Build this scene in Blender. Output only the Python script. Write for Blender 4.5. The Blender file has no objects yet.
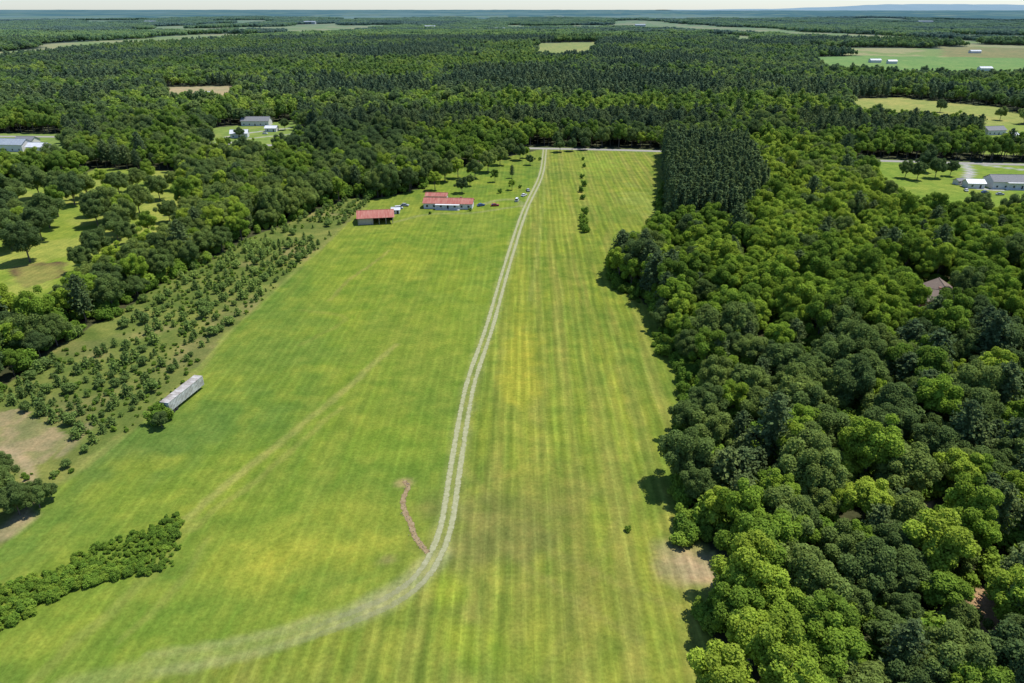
import bpy, math, numpy as np
from mathutils import Vector
R_=np.random.RandomState
scene=bpy.context.scene
# ------------------------------------------------------------------ camera
CH=100.0; TILT=math.radians(26); FPX=683.0
cam=bpy.data.cameras.new("camera"); cam.lens=24; cam.sensor_width=36; cam.clip_start=1; cam.clip_end=200000
co=bpy.data.objects.new("camera",cam); scene.collection.objects.link(co)
co.location=(0,0,CH); co.rotation_euler=(math.radians(90)-TILT,0,0); scene.camera=co
# survey: bearing measured on the photograph -> coordinates on the ground (metres)
def P(u,v):
    x=(u-512)/FPX; y=-(v-341.5)/FPX
    dz=y*math.cos(TILT)-math.sin(TILT); dy=y*math.sin(TILT)+math.cos(TILT)
    t=-CH/dz
    return (x*t,dy*t)
def PP(l): return np.array([P(*p) for p in l])
# ------------------------------------------------------------------ noise
def vn(x,y,seed):
    xi=np.floor(x); yi=np.floor(y); fx=x-xi; fy=y-yi
    def h(a,b):
        s=np.sin(a*127.1+b*311.7+seed*74.7)*43758.5453
        return s-np.floor(s)
    fx=fx*fx*(3-2*fx); fy=fy*fy*(3-2*fy)
    return (h(xi,yi)*(1-fx)+h(xi+1,yi)*fx)*(1-fy)+(h(xi,yi+1)*(1-fx)+h(xi+1,yi+1)*fx)*fy
def fbm(x,y,s,o=4,seed=1):
    r=0;a=.5;t=0
    for i in range(o):
        r=r+a*vn(x/s+17.3*i,y/s-9.1*i,seed+i); t+=a; a*=.5; s*=.5
    return r/t
def sst(a,b,x):
    t=np.clip((x-a)/(b-a),0,1); return t*t*(3-2*t)
def inpoly(x,y,poly):
    m=np.zeros(x.shape,bool)
    x0,y0=poly.min(0);x1,y1=poly.max(0)
    bb=(x>=x0)&(x<=x1)&(y>=y0)&(y<=y1)
    xs=x[bb];ys=y[bb];r=np.zeros(xs.shape,bool);n=len(poly)
    for i in range(n):
        ax,ay=poly[i];bx,by=poly[(i+1)%n]
        if ay==by: continue
        c=((ay>ys)!=(by>ys))&(xs<(bx-ax)*(ys-ay)/(by-ay)+ax)
        r^=c
    m[bb]=r; return m
def ldist(x,y,pl,lim):
    d=np.full(x.shape,1e9)
    x0,y0=pl.min(0)-lim;x1,y1=pl.max(0)+lim
    bb=(x>=x0)&(x<=x1)&(y>=y0)&(y<=y1)
    xs=x[bb];ys=y[bb];dd=np.full(xs.shape,1e9)
    for i in range(len(pl)-1):
        a=pl[i];b=pl[i+1];ab=b-a;L=(ab**2).sum()
        t=np.clip(((xs-a[0])*ab[0]+(ys-a[1])*ab[1])/L,0,1)
        dd=np.minimum(dd,np.hypot(xs-a[0]-t*ab[0],ys-a[1]-t*ab[1]))
    d[bb]=dd; return d
def height(x,y):
    d=np.hypot(x,y)
    a=sst(700,2200,d)*11+sst(2500,9000,d)*22
    return (fbm(x,y,1400,3,5)-.5)*2*a-sst(6000,9000,d)*10
def smooth(pl,n=8):
    pl=[np.array(p,float) for p in pl]; q=[2*pl[0]-pl[1]]+pl+[2*pl[-1]-pl[-2]]; out=[]
    for i in range(1,len(q)-2):
        for k in range(n):
            t=k/n;a,b,c,d=q[i-1:i+3]
            out.append(.5*((2*b)+(-a+c)*t+(2*a-5*b+4*c-d)*t*t+(-a+3*b-3*c+d)*t**3))
    out.append(pl[-1]); return np.array(out)
# ------------------------------------------------------------------ zones
FIELD=PP([(546,149),(672,151),(667,190),(664,240),(622,258),(618,280),(655,312),(668,345),(694,375),(688,430),(684,500),(694,540),(724,555),(726,585),(716,610),(714,683),(706,800),(-700,800),(-400,760),(-150,640),(0,548),(60,482),(175,395),(235,325),(290,275),(345,225),(372,200),(400,194),(425,188),(440,172),(490,160)])
YOUNG=PP([(-400,760),(-150,640),(0,548),(60,482),(175,395),(235,325),(290,275),(345,225),(372,200),(350,198),(250,238),(185,272),(110,316),(50,352),(0,392),(-150,485),(-400,620)])
MEADOW=PP([(-200,360),(0,330),(50,318),(110,282),(165,250),(188,215),(188,172),(100,168),(60,182),(-200,205)])
R1=PP([(850,160),(1200,166),(1200,245),(1000,226),(930,228),(880,218),(868,192),(856,174)])
R2=PP([(845,99),(900,97),(1003,107),(1040,118),(1000,132),(905,128),(850,119)])
R2b=PP([(970,124),(1100,126),(1130,158),(980,154)])
R3=PP([(815,56),(870,54),(1100,57),(1120,80),(880,78),(815,71)])
R4=PP([(940,46),(1150,50),(1150,58),(945,55)])
C1=PP([(540,45),(597,44),(588,60),(535,59)]); C1X=PP([(460,38),(620,36),(650,90),(440,90)])
C2=PP([(728,38),(760,38),(758,46),(730,46)])
L1=PP([(162,87),(238,86),(232,107),(168,107)])
L2=PP([(212,128),(292,120),(312,142),(262,162),(210,163)])
L3=PP([(-200,131),(66,134),(70,170),(-200,182)])
HB=PP([(900,284),(952,284),(950,326),(906,330)])
G1=PP([(903,495),(928,492),(935,530),(918,585),(893,585),(898,540)])
G2=PP([(964,586),(998,588),(1008,642),(984,664),(972,625)])
PLANT=PP([(663,153),(742,159),(764,205),(738,236),(668,232)])
ROAD=smooth(PP([(-500,134),(-100,136),(70,137),(150,141),(300,146),(420,147),(546,148.5),(670,151.5),(800,158),(860,160),(960,163),(1100,166),(1500,172)]),6)
C_TAN=(.26,.24,.07);C_BR=(.36,.25,.12)
OPEN=[(FIELD,None,1),(YOUNG,(.13,.17,.036),0),(MEADOW,(.2,.26,.035),1),(R1,(.18,.26,.035),1),(R2,(.28,.31,.07),1),(R2b,(.22,.29,.05),1),(R3,(.18,.29,.06),1),(R4,C_TAN,1),(C1,(.28,.31,.07),1),(C2,(.2,.26,.07),1),(L1,(.36,.31,.14),1),(L2,(.19,.26,.05),1),(L3,(.18,.25,.05),1),(HB,(.12,.14,.05),0),(G1,C_BR,0),(G2,C_BR,0)]
def farfields(x,y):
    d=np.hypot(x,y)
    f=fbm(x*.8+300,y*.36,340,2,31)
    return (d>1250)&(f>.675-.06*sst(1500,4500,d)-.035*sst(200,1600,np.abs(x)))&~inpoly(x,y,C1X)
def openmask(x,y,grow=0):
    m=np.zeros(x.shape,bool)
    wx=x+(fbm(x,y,9,2,3)-.5)*7; wy=y+(fbm(x,y,9,2,8)-.5)*7
    for p,c,k in OPEN: m|=inpoly(wx,wy,p)
    m|=farfields(x,y)
    m|=ldist(x,y,ROAD,12)<9
    return m
# ------------------------------------------------------------------ materials
def mat(name):
    m=bpy.data.materials.new(name); m.use_nodes=True
    nt=m.node_tree; nt.nodes.clear()
    o=nt.nodes.new("ShaderNodeOutputMaterial"); return m,nt,o
def N(nt,t,**k):
    n=nt.nodes.new(t)
    for a,b in k.items(): setattr(n,a,b)
    return n
def L(nt,a,b): nt.links.new(a,b)
def M_(nt,op,a,b=None,c=None,clamp=False):
    n=N(nt,"ShaderNodeMath",operation=op,use_clamp=clamp)
    for i,v in enumerate((a,b,c)):
        if v is None: continue
        if hasattr(v,'links'): L(nt,v,n.inputs[i])
        else: n.inputs[i].default_value=v
    return n.outputs[0]
def MIX(nt,f,a,b,bt='MIX'):
    n=N(nt,"ShaderNodeMix",data_type='RGBA',blend_type=bt)
    for i,v in ((0,f),(6,a),(7,b)):
        if hasattr(v,'links'): L(nt,v,n.inputs[i])
        else: n.inputs[i].default_value=v if i==0 else (*v,1)
    return n.outputs[2]
def NOISE(nt,vec,s,d=3,r=.6):
    n=N(nt,"ShaderNodeTexNoise"); n.inputs['Scale'].default_value=s; n.inputs['Detail'].default_value=d; n.inputs['Roughness'].default_value=r
    L(nt,vec,n.inputs['Vector']); return n.outputs['Fac']
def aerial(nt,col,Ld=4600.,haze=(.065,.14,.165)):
    """blue distance haze painted into the surface colour: depends only on where the surface stands in the world"""
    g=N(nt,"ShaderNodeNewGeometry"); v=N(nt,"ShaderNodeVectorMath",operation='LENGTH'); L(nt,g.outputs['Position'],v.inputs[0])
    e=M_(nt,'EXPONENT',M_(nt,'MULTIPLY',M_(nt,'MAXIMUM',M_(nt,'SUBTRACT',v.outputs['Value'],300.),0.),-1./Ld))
    return MIX(nt,M_(nt,'MULTIPLY',M_(nt,'SUBTRACT',1.,e,clamp=True),.86),col,haze)  # air haze mixed into the base colour, no volume
def foliage(name,cA,cB,cC,trans=.36):
    m,nt,o=mat(name)
    oi=N(nt,"ShaderNodeObjectInfo"); r=N(nt,"ShaderNodeValToRGB")
    r.color_ramp.elements[0].color=(*cA,1);r.color_ramp.elements[1].color=(*cC,1)
    e=r.color_ramp.elements.new(.55); e.color=(*cB,1)
    g=N(nt,"ShaderNodeNewGeometry"); tv=N(nt,"ShaderNodeAttribute",attribute_name="tv")
    big=NOISE(nt,g.outputs['Position'],.008,3)
    rr=M_(nt,'FRACT',M_(nt,'ADD',oi.outputs['Random'],tv.outputs['Fac']))
    f=M_(nt,'ADD',M_(nt,'MULTIPLY',rr,.85),M_(nt,'MULTIPLY_ADD',big,2.4,-1.12),clamp=True)
    L(nt,f,r.inputs[0])
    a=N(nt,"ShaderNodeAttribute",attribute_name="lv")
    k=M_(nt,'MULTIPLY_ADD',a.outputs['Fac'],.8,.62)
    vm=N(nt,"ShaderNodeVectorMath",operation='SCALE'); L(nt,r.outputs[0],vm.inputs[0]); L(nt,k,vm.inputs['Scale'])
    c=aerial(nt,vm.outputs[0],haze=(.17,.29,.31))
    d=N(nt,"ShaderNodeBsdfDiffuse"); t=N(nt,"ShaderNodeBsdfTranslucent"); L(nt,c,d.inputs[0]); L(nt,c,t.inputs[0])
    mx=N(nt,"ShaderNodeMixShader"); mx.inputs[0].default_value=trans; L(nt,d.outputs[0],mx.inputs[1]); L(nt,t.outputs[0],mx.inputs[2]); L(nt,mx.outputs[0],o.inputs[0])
    return m
def plain(name,c1,c2,scale=1.,rough=.7,metal=0.,stretch=None,haze=True):
    m,nt,o=mat(name)
    tc=N(nt,"ShaderNodeTexCoord"); mp=N(nt,"ShaderNodeMapping"); L(nt,tc.outputs['Object'],mp.inputs[0])
    if stretch: mp.inputs['Scale'].default_value=stretch
    n=NOISE(nt,mp.outputs[0],scale,5,.65)
    c=MIX(nt,M_(nt,'MULTIPLY_ADD',n,3.,-1.,clamp=True),c1,c2)
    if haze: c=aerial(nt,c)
    b=N(nt,"ShaderNodeBsdfPrincipled"); L(nt,c,b.inputs['Base Color']); b.inputs['Roughness'].default_value=rough; b.inputs['Metallic'].default_value=metal
    L(nt,b.outputs[0],o.inputs[0]); return m
F_BRIGHT=foliage("foliage_bright",(.14,.23,.035),(.24,.36,.042),(.37,.47,.055))
F_OAK=foliage("foliage_oak",(.10,.155,.05),(.155,.225,.058),(.24,.31,.068))
F_PINE=foliage("foliage_pine",(.085,.13,.055),(.12,.17,.06),(.165,.215,.066),.22)
F_YP=foliage("foliage_young_pine",(.14,.21,.055),(.19,.28,.065),(.27,.36,.08),.3)
F_SHRUB=foliage("foliage_shrub",(.13,.22,.034),(.18,.3,.04),(.27,.38,.05))
BARK=plain("bark",(.09,.07,.05),(.16,.13,.1),2,.9)
# ------------------------------------------------------------------ tree meshes
def nrm(a): return a/np.maximum(np.linalg.norm(a,axis=1,keepdims=True),1e-9)
def cards(pos,n,s,rng):
    n=nrm(n); t=nrm(np.cross(n,rng.normal(size=n.shape))); b=np.cross(n,t)
    s=s[:,None]; a=rng.uniform(.6,1,(len(pos),1))
    def j(): return n*s*rng.uniform(-.3,.3,(len(pos),1))
    V=np.stack([pos-t*s*.5+j(),pos-b*s*.5*a+j(),pos+t*s*.5+j(),pos+b*s*.5*a+j()],1)
    return V.reshape(-1,3)
class MB:
    def __init__(s): s.v=[];s.f=[];s.m=[];s.l=[];s.t=[];s.n=0
    def add(s,V,Fc,mi,lv,tv=0.):
        V=np.asarray(V,float); s.v.append(V)
        for q in Fc: s.f.append([i+s.n for i in q])
        s.m+= list(mi) if hasattr(mi,'__len__') else [mi]*len(Fc); s.l+= list(lv) if hasattr(lv,'__len__') else [lv]*len(Fc); s.t+=[tv]*len(Fc); s.n+=len(V)
    def quads(s,V,mi,lv):
        k=len(V)//4; s.add(V,(np.arange(k*4).reshape(k,4)).tolist(),mi,lv)
    def tube(s,a,b,ra,rb,mi,k=6):
        a=np.array(a,float);b=np.array(b,float);d=b-a;d/=np.linalg.norm(d)
        x=np.cross(d,[0.3,1,.2]);x/=np.linalg.norm(x);y=np.cross(d,x)
        an=np.arange(k)*2*math.pi/k
        ring=lambda c,r:[c+r*(math.cos(t)*x+math.sin(t)*y) for t in an]
        s.add(ring(a,ra)+ring(b,rb),[[i,(i+1)%k,k+(i+1)%k,k+i] for i in range(k)]+[list(range(k,2*k))],mi,.5)
    def box(s,c,sz,mi=0):
        c=np.array(c,float);h=np.array(sz,float)/2
        V=[c+h*np.array(q) for q in [(-1,-1,-1),(1,-1,-1),(1,1,-1),(-1,1,-1),(-1,-1,1),(1,-1,1),(1,1,1),(-1,1,1)]]
        s.add(V,[[0,3,2,1],[4,5,6,7],[0,1,5,4],[1,2,6,5],[2,3,7,6],[3,0,4,7]],mi,.5)
    def mesh(s,name,mats):
        me=bpy.data.meshes.new(name); me.from_pydata(np.concatenate(s.v).tolist(),[],s.f)
        for m in mats: me.materials.append(m)
        me.polygons.foreach_set("material_index",np.array(s.m,dtype=np.int32))
        at=me.attributes.new("lv",'FLOAT','FACE'); at.data.foreach_set("value",np.array(s.l,dtype=np.float32))
        at=me.attributes.new("tv",'FLOAT','FACE'); at.data.foreach_set("value",np.array(s.t,dtype=np.float32)); me.update()
        SRC[name]=s; return me
SRC={}
import bmesh
_ico=bmesh.new(); bmesh.ops.create_icosphere(_ico,subdivisions=1,radius=1); ICOV=np.array([v.co[:] for v in _ico.verts]); ICOF=[[v.index for v in f.verts] for f in _ico.faces]; _ico.free()
def decid(name,seed,H,R,cb,nl,nleaf,leaf,fm,lr=(.26,.42)):
    rng=R_(seed); mb=MB(); zc=H*(cb+1)/2; hz=H*(1-cb)/2
    i=np.arange(nl)+.5; ph=i*2.399963+rng.uniform(0,6); cz=1-1.55*i/nl
    d=np.stack([np.sqrt(1-cz**2)*np.cos(ph),np.sqrt(1-cz**2)*np.sin(ph),cz],1)
    d+=rng.normal(size=d.shape)*.17
    k=rng.uniform(.5,.88,(nl,1))
    C=np.array([0,0,zc])+d*k*np.array([R,R,hz*.88]); rl=R*rng.uniform(*lr,nl)
    C=np.vstack([C,[0,0,zc]]); rl=np.append(rl,R*.55); lobv=rng.uniform(0,1,nl+1)
    w=rl**2; w/=w.sum(); li=rng.choice(nl+1,nleaf*2,p=w)
    dd=nrm(rng.normal(size=(nleaf*2,3))+np.array([0,0,.25]))
    pos=C[li]+dd*(rl[li]*rng.uniform(.8,1.2,nleaf*2))[:,None]
    ins=np.zeros(len(pos),bool)
    for q in range(nl+1):
        ins|=(np.linalg.norm(pos-C[q],axis=1)<rl[q]*.8)
    keep=np.where(~ins)[0][:nleaf]; pos=pos[keep];dd=dd[keep];li=li[keep]
    n=dd+rng.normal(size=dd.shape)*.4+np.array([0,0,.5])
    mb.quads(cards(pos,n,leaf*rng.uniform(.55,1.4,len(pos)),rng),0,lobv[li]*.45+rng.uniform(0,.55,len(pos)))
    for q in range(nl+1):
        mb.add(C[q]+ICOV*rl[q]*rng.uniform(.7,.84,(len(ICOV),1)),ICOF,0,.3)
    r0=.022*H; mb.tube((0,0,-.4),(0,0,max(H*cb,.2)),r0,r0*.75,1,8); mb.tube((0,0,max(H*cb,.2)),(0,0,zc+hz*.5),r0*.75,r0*.25,1)
    for q in range(0,nl,max(1,nl//7)):
        z=H*(cb*.8+.1)+rng.uniform(0,H*.1); mb.tube((0,0,z),C[q],r0*.4,r0*.12,1,5)
    return mb.mesh(name,[fm,BARK])
def pine(name,seed,H,R,cb,nw,nb,nc,leaf,fm,conic=True):
    rng=R_(seed); mb=MB(); pos=[];nn=[];lv=[]
    for w in range(nw):
        t=w/(nw-1.); z=H*(cb+(1-cb)*t*.97)
        Lb=R*((1-t)**.75 if conic else math.sqrt(max(0,1-(t*1.0)**2.2))*(.75+.25*min(1,t*4)))+.12*R
        a0=rng.uniform(0,6.28)
        for b in range(nb):
            a=a0+b*6.283/nb+rng.uniform(-.3,.3); l=Lb*rng.uniform(.65,1.15); bv=rng.uniform(0,.5)
            up=rng.uniform(-.05,.3)
            for c in range(nc):
                s=(.3+.7*(c+rng.uniform(0,1))/nc)
                p=np.array([math.cos(a)*l*s,math.sin(a)*l*s,z+up*l*s*s])+rng.normal(size=3)*leaf*.35
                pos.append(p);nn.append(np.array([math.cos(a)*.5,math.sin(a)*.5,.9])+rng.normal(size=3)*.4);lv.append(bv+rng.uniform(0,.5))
            if b%2==0: mb.tube((0,0,z-.1),(math.cos(a)*l*.7,math.sin(a)*l*.7,z+up*l*.5),.012*R+.02,.01,1,3)
    pos=np.array(pos);mb.quads(cards(pos,np.array(nn),leaf*rng.uniform(.6,1.4,len(pos)),rng),0,lv)
    k=8; an=np.arange(k)*6.283/k; zb=H*(cb+.05)
    V=[(math.cos(q)*R*.42,math.sin(q)*R*.42,zb+H*(1-cb)*.15) for q in an]+[(math.cos(q)*R*.3,math.sin(q)*R*.3,zb+(H-zb)*.55) for q in an]+[(0,0,H*.93),(0,0,zb)]
    mb.add(V,[[i,(i+1)%k,k+(i+1)%k,k+i] for i in range(k)]+[[k+i,k+(i+1)%k,2*k] for i in range(k)]+[[(i+1)%k,i,2*k+1] for i in range(k)],0,.3)
    r0=.016*H; mb.tube((0,0,-.3),(0,0,H*.93),r0,r0*.2,1,7)
    return mb.mesh(name,[fm,BARK])
BR=[decid("tulip_poplar_mesh%d"%i,10+i,15+i,4.3+.3*i,.2,22,7200,.45,F_BRIGHT,(.2,.36)) for i in range(4)]
OK=[decid("oak_mesh%d"%i,30+i,15+i*.7,6.2+.3*i,.15,38,11500,.47,F_OAK,(.15,.3)) for i in range(4)]
PI=[pine("pine_mesh%d"%i,50+i,17+i,4.2,.25,15,9,13,.72,F_PINE,False) for i in range(3)]
NP=[pine("plantation_pine_mesh%d"%i,60+i,16+i*.6,2.5,.3,12,6,7,.7,F_PINE,True) for i in range(3)]
YP=[pine("young_pine_mesh%d"%i,70+i,3.4,1.5,.04,9,7,6,.45,F_YP,i==0) for i in range(3)]+[decid("young_tree_mesh%d"%i,75+i,3.,1.7,.05,9,600,.4,F_YP,(.3,.5)) for i in range(2)]
SH=[decid("shrub_mesh%d"%i,80+i,1.9,1.3,.0,9,700,.28,F_SHRUB,(.3,.5)) for i in range(3)]
LB=[decid("far_tree_mesh%d"%i,110+i,14+i,4.9,.12,11,650,1.2,F_BRIGHT,(.26,.42)) for i in range(3)]
LO=[decid("far_oak_mesh%d"%i,120+i,14.5+i,6.0,.12,12,750,1.3,F_OAK,(.26,.42)) for i in range(3)]
LP=[pine("far_pine_mesh%d"%i,130+i,16,4.0,.2,9,6,5,1.5,F_PINE,False) for i in range(2)]
GS=27.
def grove(name,seed,w):
    rng=R_(seed); mb=MB(); names=[["far_tree_mesh%d"%i for i in range(3)],["far_oak_mesh%d"%i for i in range(3)],["far_pine_mesh%d"%i for i in range(2)]]
    for a in range(3):
        for b in range(3):
            x=(a-1)*9+rng.uniform(-3,3);y=(b-1)*9+rng.uniform(-3,3); k=rng.choice(3,p=w); s=SRC[names[k][rng.randint(len(names[k]))]]; sc=rng.uniform(.7,1.22)
            V=np.concatenate(s.v); t=rng.uniform(0,6.28); c_,s_=math.cos(t),math.sin(t)
            V=np.stack([V[:,0]*c_-V[:,1]*s_,V[:,0]*s_+V[:,1]*c_,V[:,2]*rng.uniform(.85,1.1)],1)*sc+np.array([x,y,0])
            mb.add(V,s.f,[k if m==0 else 3 for m in s.m],s.l,rng.uniform(0,1))
    return mb.mesh(name,[F_BRIGHT,F_OAK,F_PINE,BARK])
GV=[grove("grove_mesh%d"%i,300+i,w) for i,w in enumerate([(.85,.15,0),(.8,.2,0),(.6,.4,0),(.45,.53,.02),(.3,.65,.05),(.15,.7,.15),(.1,.2,.7),(0,.1,.9)])]
def cluster(name,seed,fm):
    rng=R_(seed); mb=MB()
    for k in range(34):
        x,y=rng.uniform(-31,31,2); R=rng.uniform(4,6.5); H=rng.uniform(11,17); tv=rng.uniform()
        dd=nrm(rng.normal(size=(55,3))+np.array([0,0,.6])); pos=np.array([x,y,H-R])+dd*np.array([R,R,R])*rng.uniform(.8,1.1,(55,1))
        V=cards(pos,dd+rng.normal(size=dd.shape)*.3+np.array([0,0,.4]),rng.uniform(2,3.6,55),rng)
        mb.add(V,np.arange(220).reshape(55,4).tolist(),0,rng.uniform(.1,.6)+rng.uniform(0,.4,55),tv)
        mb.add(np.array([x,y,H-R])+ICOV*R*.85*np.array([1,1,1.1]),ICOF,0,.4,tv)
    return mb.mesh(name,[fm])
CL=[cluster("forest_clump_mesh%d"%i,200+i,(F_BRIGHT,F_BRIGHT,F_OAK,F_PINE)[i]) for i in range(4)]
# ------------------------------------------------------------------ instancing
def proto(colname,meshes):
    c=bpy.data.collections.new(colname)
    for i,me in enumerate(meshes):
        c.objects.link(bpy.data.objects.new("%s_%02d"%(colname,i),me))
    return c
def scatter(name,x,y,sc,idx,col,rng,quarter=False):
    n=len(x); me=bpy.data.meshes.new(name); me.vertices.add(n)
    z=height(x,y); me.vertices.foreach_set("co",np.stack([x,y,z],1).ravel().astype(np.float32))
    a=me.attributes.new("rot",'FLOAT_VECTOR','POINT'); r=np.zeros((n,3),np.float32)
    if quarter: r[:,2]=rng.randint(0,4,n)*math.pi/2
    else: r[:,2]=rng.uniform(0,6.28,n); r[:,:2]=rng.normal(size=(n,2))*.03
    a.data.foreach_set("vector",r.ravel())
    a=me.attributes.new("scl",'FLOAT_VECTOR','POINT'); s=np.stack([sc*rng.uniform(.88,1.12,n),sc*rng.uniform(.88,1.12,n),sc*rng.uniform(.85,1.15,n)],1).astype(np.float32); a.data.foreach_set("vector",s.ravel())
    a=me.attributes.new("pick",'INT','POINT'); a.data.foreach_set("value",idx.astype(np.int32))
    me.update(); ob=bpy.data.objects.new(name,me); scene.collection.objects.link(ob)
    g=bpy.data.node_groups.new(name+"_nodes","GeometryNodeTree")
    g.interface.new_socket("Geometry",in_out='INPUT',socket_type='NodeSocketGeometry'); g.interface.new_socket("Geometry",in_out='OUTPUT',socket_type='NodeSocketGeometry')
    gi=g.nodes.new("NodeGroupInput");go=g.nodes.new("NodeGroupOutput");ip=g.nodes.new("GeometryNodeInstanceOnPoints");ci=g.nodes.new("GeometryNodeCollectionInfo")
    ci.inputs['Collection'].default_value=col; ci.inputs['Separate Children'].default_value=True; ci.inputs['Reset Children'].default_value=True
    g.links.new(gi.outputs[0],ip.inputs['Points']); g.links.new(ci.outputs[0],ip.inputs['Instance']); ip.inputs['Pick Instance'].default_value=True
    for nm,ty,so in (("rot",'FLOAT_VECTOR','Rotation'),("scl",'FLOAT_VECTOR','Scale'),("pick",'INT','Instance Index')):
        na=g.nodes.new("GeometryNodeInputNamedAttribute"); na.data_type=ty; na.inputs['Name'].default_value=nm
        g.links.new(next(o for o in na.outputs if o.enabled),ip.inputs[so])
    g.links.new(ip.outputs[0],go.inputs[0])
    md=ob.modifiers.new("scatter",'NODES'); md.node_group=g; return ob
def put(name,me,x,y,s=1,rz=0,sz=None):
    o=bpy.data.objects.new(name,me); scene.collection.objects.link(o)
    o.location=(x,y,float(height(np.array([x]),np.array([y]))[0])); o.rotation_euler=(0,0,rz); o.scale=(s,s,sz or s); return o
rng=R_(7)
def grid(x0,x1,y0,y1,sp):
    gx,gy=np.meshgrid(np.arange(x0,x1,sp),np.arange(y0,y1,sp)); gx=gx+(np.arange(gx.shape[0])%2)[:,None]*sp*.5
    n=gx.size; return gx.ravel()+rng.uniform(-.38,.38,n)*sp, gy.ravel()+rng.uniform(-.38,.38,n)*sp
def view(x,y,m=120): return np.abs(x)<.79*y+m
def species(x,y):
    p=fbm(x,y,160,3,41); q=fbm(x,y,45,2,43)
    k=np.where(p+.25*(q-.5)+rng.uniform(-.06,.06,len(x))>.62,2,np.where(q+rng.uniform(-.25,.25,len(x))>.48,0,1))
    u=rng.uniform(0,1,len(x)); near=(x>60)&(y<560)
    k=np.where(near&(y>200),np.where(u<.82,0,np.where(u<.96,1,2)),k)
    k=np.where(near&(y<=200),np.where(u<.68,1,np.where(u<.82,0,2)),k)
    k=np.where((x<0)&(y<420),np.where(u<.68,1,np.where(u<.92,0,2)),k)
    return k
# near wood : individual trees
x,y=grid(-330,420,70,330,6.5); m=~openmask(x,y)&~inpoly(x,y,PLANT)&view(x,y,60)
x=x[m];y=y[m];k=species(x,y)
names={0:"tulip_poplar_tree",1:"oak_tree",2:"pine_tree"}
for i in range(len(x)):
    if k[i]==1 and rng.uniform()<.32: continue
    lib=(BR,OK,PI)[k[i]]; s=rng.uniform(.58,1.15) if k[i]!=1 else rng.uniform(.48,1.05)
    put(names[int(k[i])],lib[rng.randint(len(lib))],x[i],y[i],s,rng.uniform(0,6.28),s*rng.uniform(.85,1.1))
# mid woods
MIDC=proto("wood_tree",BR+OK+PI)
x,y=grid(-620,720,330,680,7.0); m=~openmask(x,y)&~inpoly(x,y,PLANT)&view(x,y); x=x[m];y=y[m];k=species(x,y)
m=~((k==1)&(rng.uniform(0,1,len(x))<.3)); x=x[m];y=y[m];k=k[m]
idx=np.where(k==0,rng.randint(0,4,len(x)),np.where(k==1,4+rng.randint(0,4,len(x)),8+rng.randint(0,3,len(x))))
scatter("woodland",x,y,rng.uniform(.62,1.18,len(x)),idx,MIDC,rng)
# far woods: whole groves where the wood is closed, single trees along its margins
gx,gy=np.meshgrid(np.arange(-2300,2300,GS),np.arange(680,2500,GS)); cx=gx.ravel()+GS/2; cy=gy.ravel()+GS/2
m=view(cx,cy,180); cx=cx[m];cy=cy[m]
def opn(dx,dy): return openmask(cx+dx,cy+dy)
q=GS*.42; anyo=opn(0,0)
allo=anyo.copy()
for dx,dy in ((-q,-q),(q,-q),(-q,q),(q,q),(0,q),(0,-q),(q,0),(-q,0)):
    o_=opn(dx,dy); anyo|=o_; allo&=o_
g_=~anyo; e_=anyo&~allo&(cy<1900)
p=fbm(cx,cy,230,3,41)+.18*(fbm(cx,cy,60,2,43)-.5)+rng.uniform(-.05,.05,len(cx)); idx=np.where(p>.60,6+rng.randint(0,2,len(cx)),np.clip(((p-.33)/.25*6),0,5).astype(int))
scatter("distant_forest",cx[g_],cy[g_],np.full(g_.sum(),1.1),idx[g_],proto("grove",GV),rng,True)
ex=cx[e_];ey=cy[e_]; X1=[];Y1=[]
for a in (-1,0,1):
    for b in (-1,0,1): X1.append(ex+a*9+rng.uniform(-3,3,len(ex)));Y1.append(ey+b*9+rng.uniform(-3,3,len(ex)))
x=np.concatenate(X1);y=np.concatenate(Y1); m=~openmask(x,y); x=x[m];y=y[m]; k=species(x,y); n=len(x)
idx=np.where(k==0,rng.randint(0,3,n),np.where(k==1,3+rng.randint(0,3,n),6+rng.randint(0,2,n)))
scatter("forest_margin",x,y,rng.uniform(.75,1.15,n)*1.05,idx,proto("far_tree",LB+LO+LP),rng)
x,y=grid(-7500,7500,2500,8600,54); m=view(x,y,400); x=x[m];y=y[m]; m=~openmask(x,y); x=x[m];y=y[m]; n=len(x); p=fbm(x,y,700,3,44)
idx=np.where(p>.6,3,np.where(p<.42,rng.randint(0,2,n),rng.randint(0,3,n)))
scatter("horizon_forest",x,y,rng.uniform(.9,1.2,n),idx,proto("forest_clump",CL),rng)
# pine plantation in rows
gx,gy=np.meshgrid(np.arange(60,260,3.1),np.arange(300,600,2.8)); x=gx.ravel()+rng.uniform(-.4,.4,gx.size)+(gy.ravel()-300)*-.02; y=gy.ravel()+rng.uniform(-.5,.5,gx.size)
m=inpoly(x,y,PLANT); x=x[m];y=y[m]
scatter("pine_plantation",x,y,rng.uniform(.95,1.15,len(x))*1.15,rng.randint(0,3,len(x)),proto("plantation_pine",NP),rng)
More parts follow.
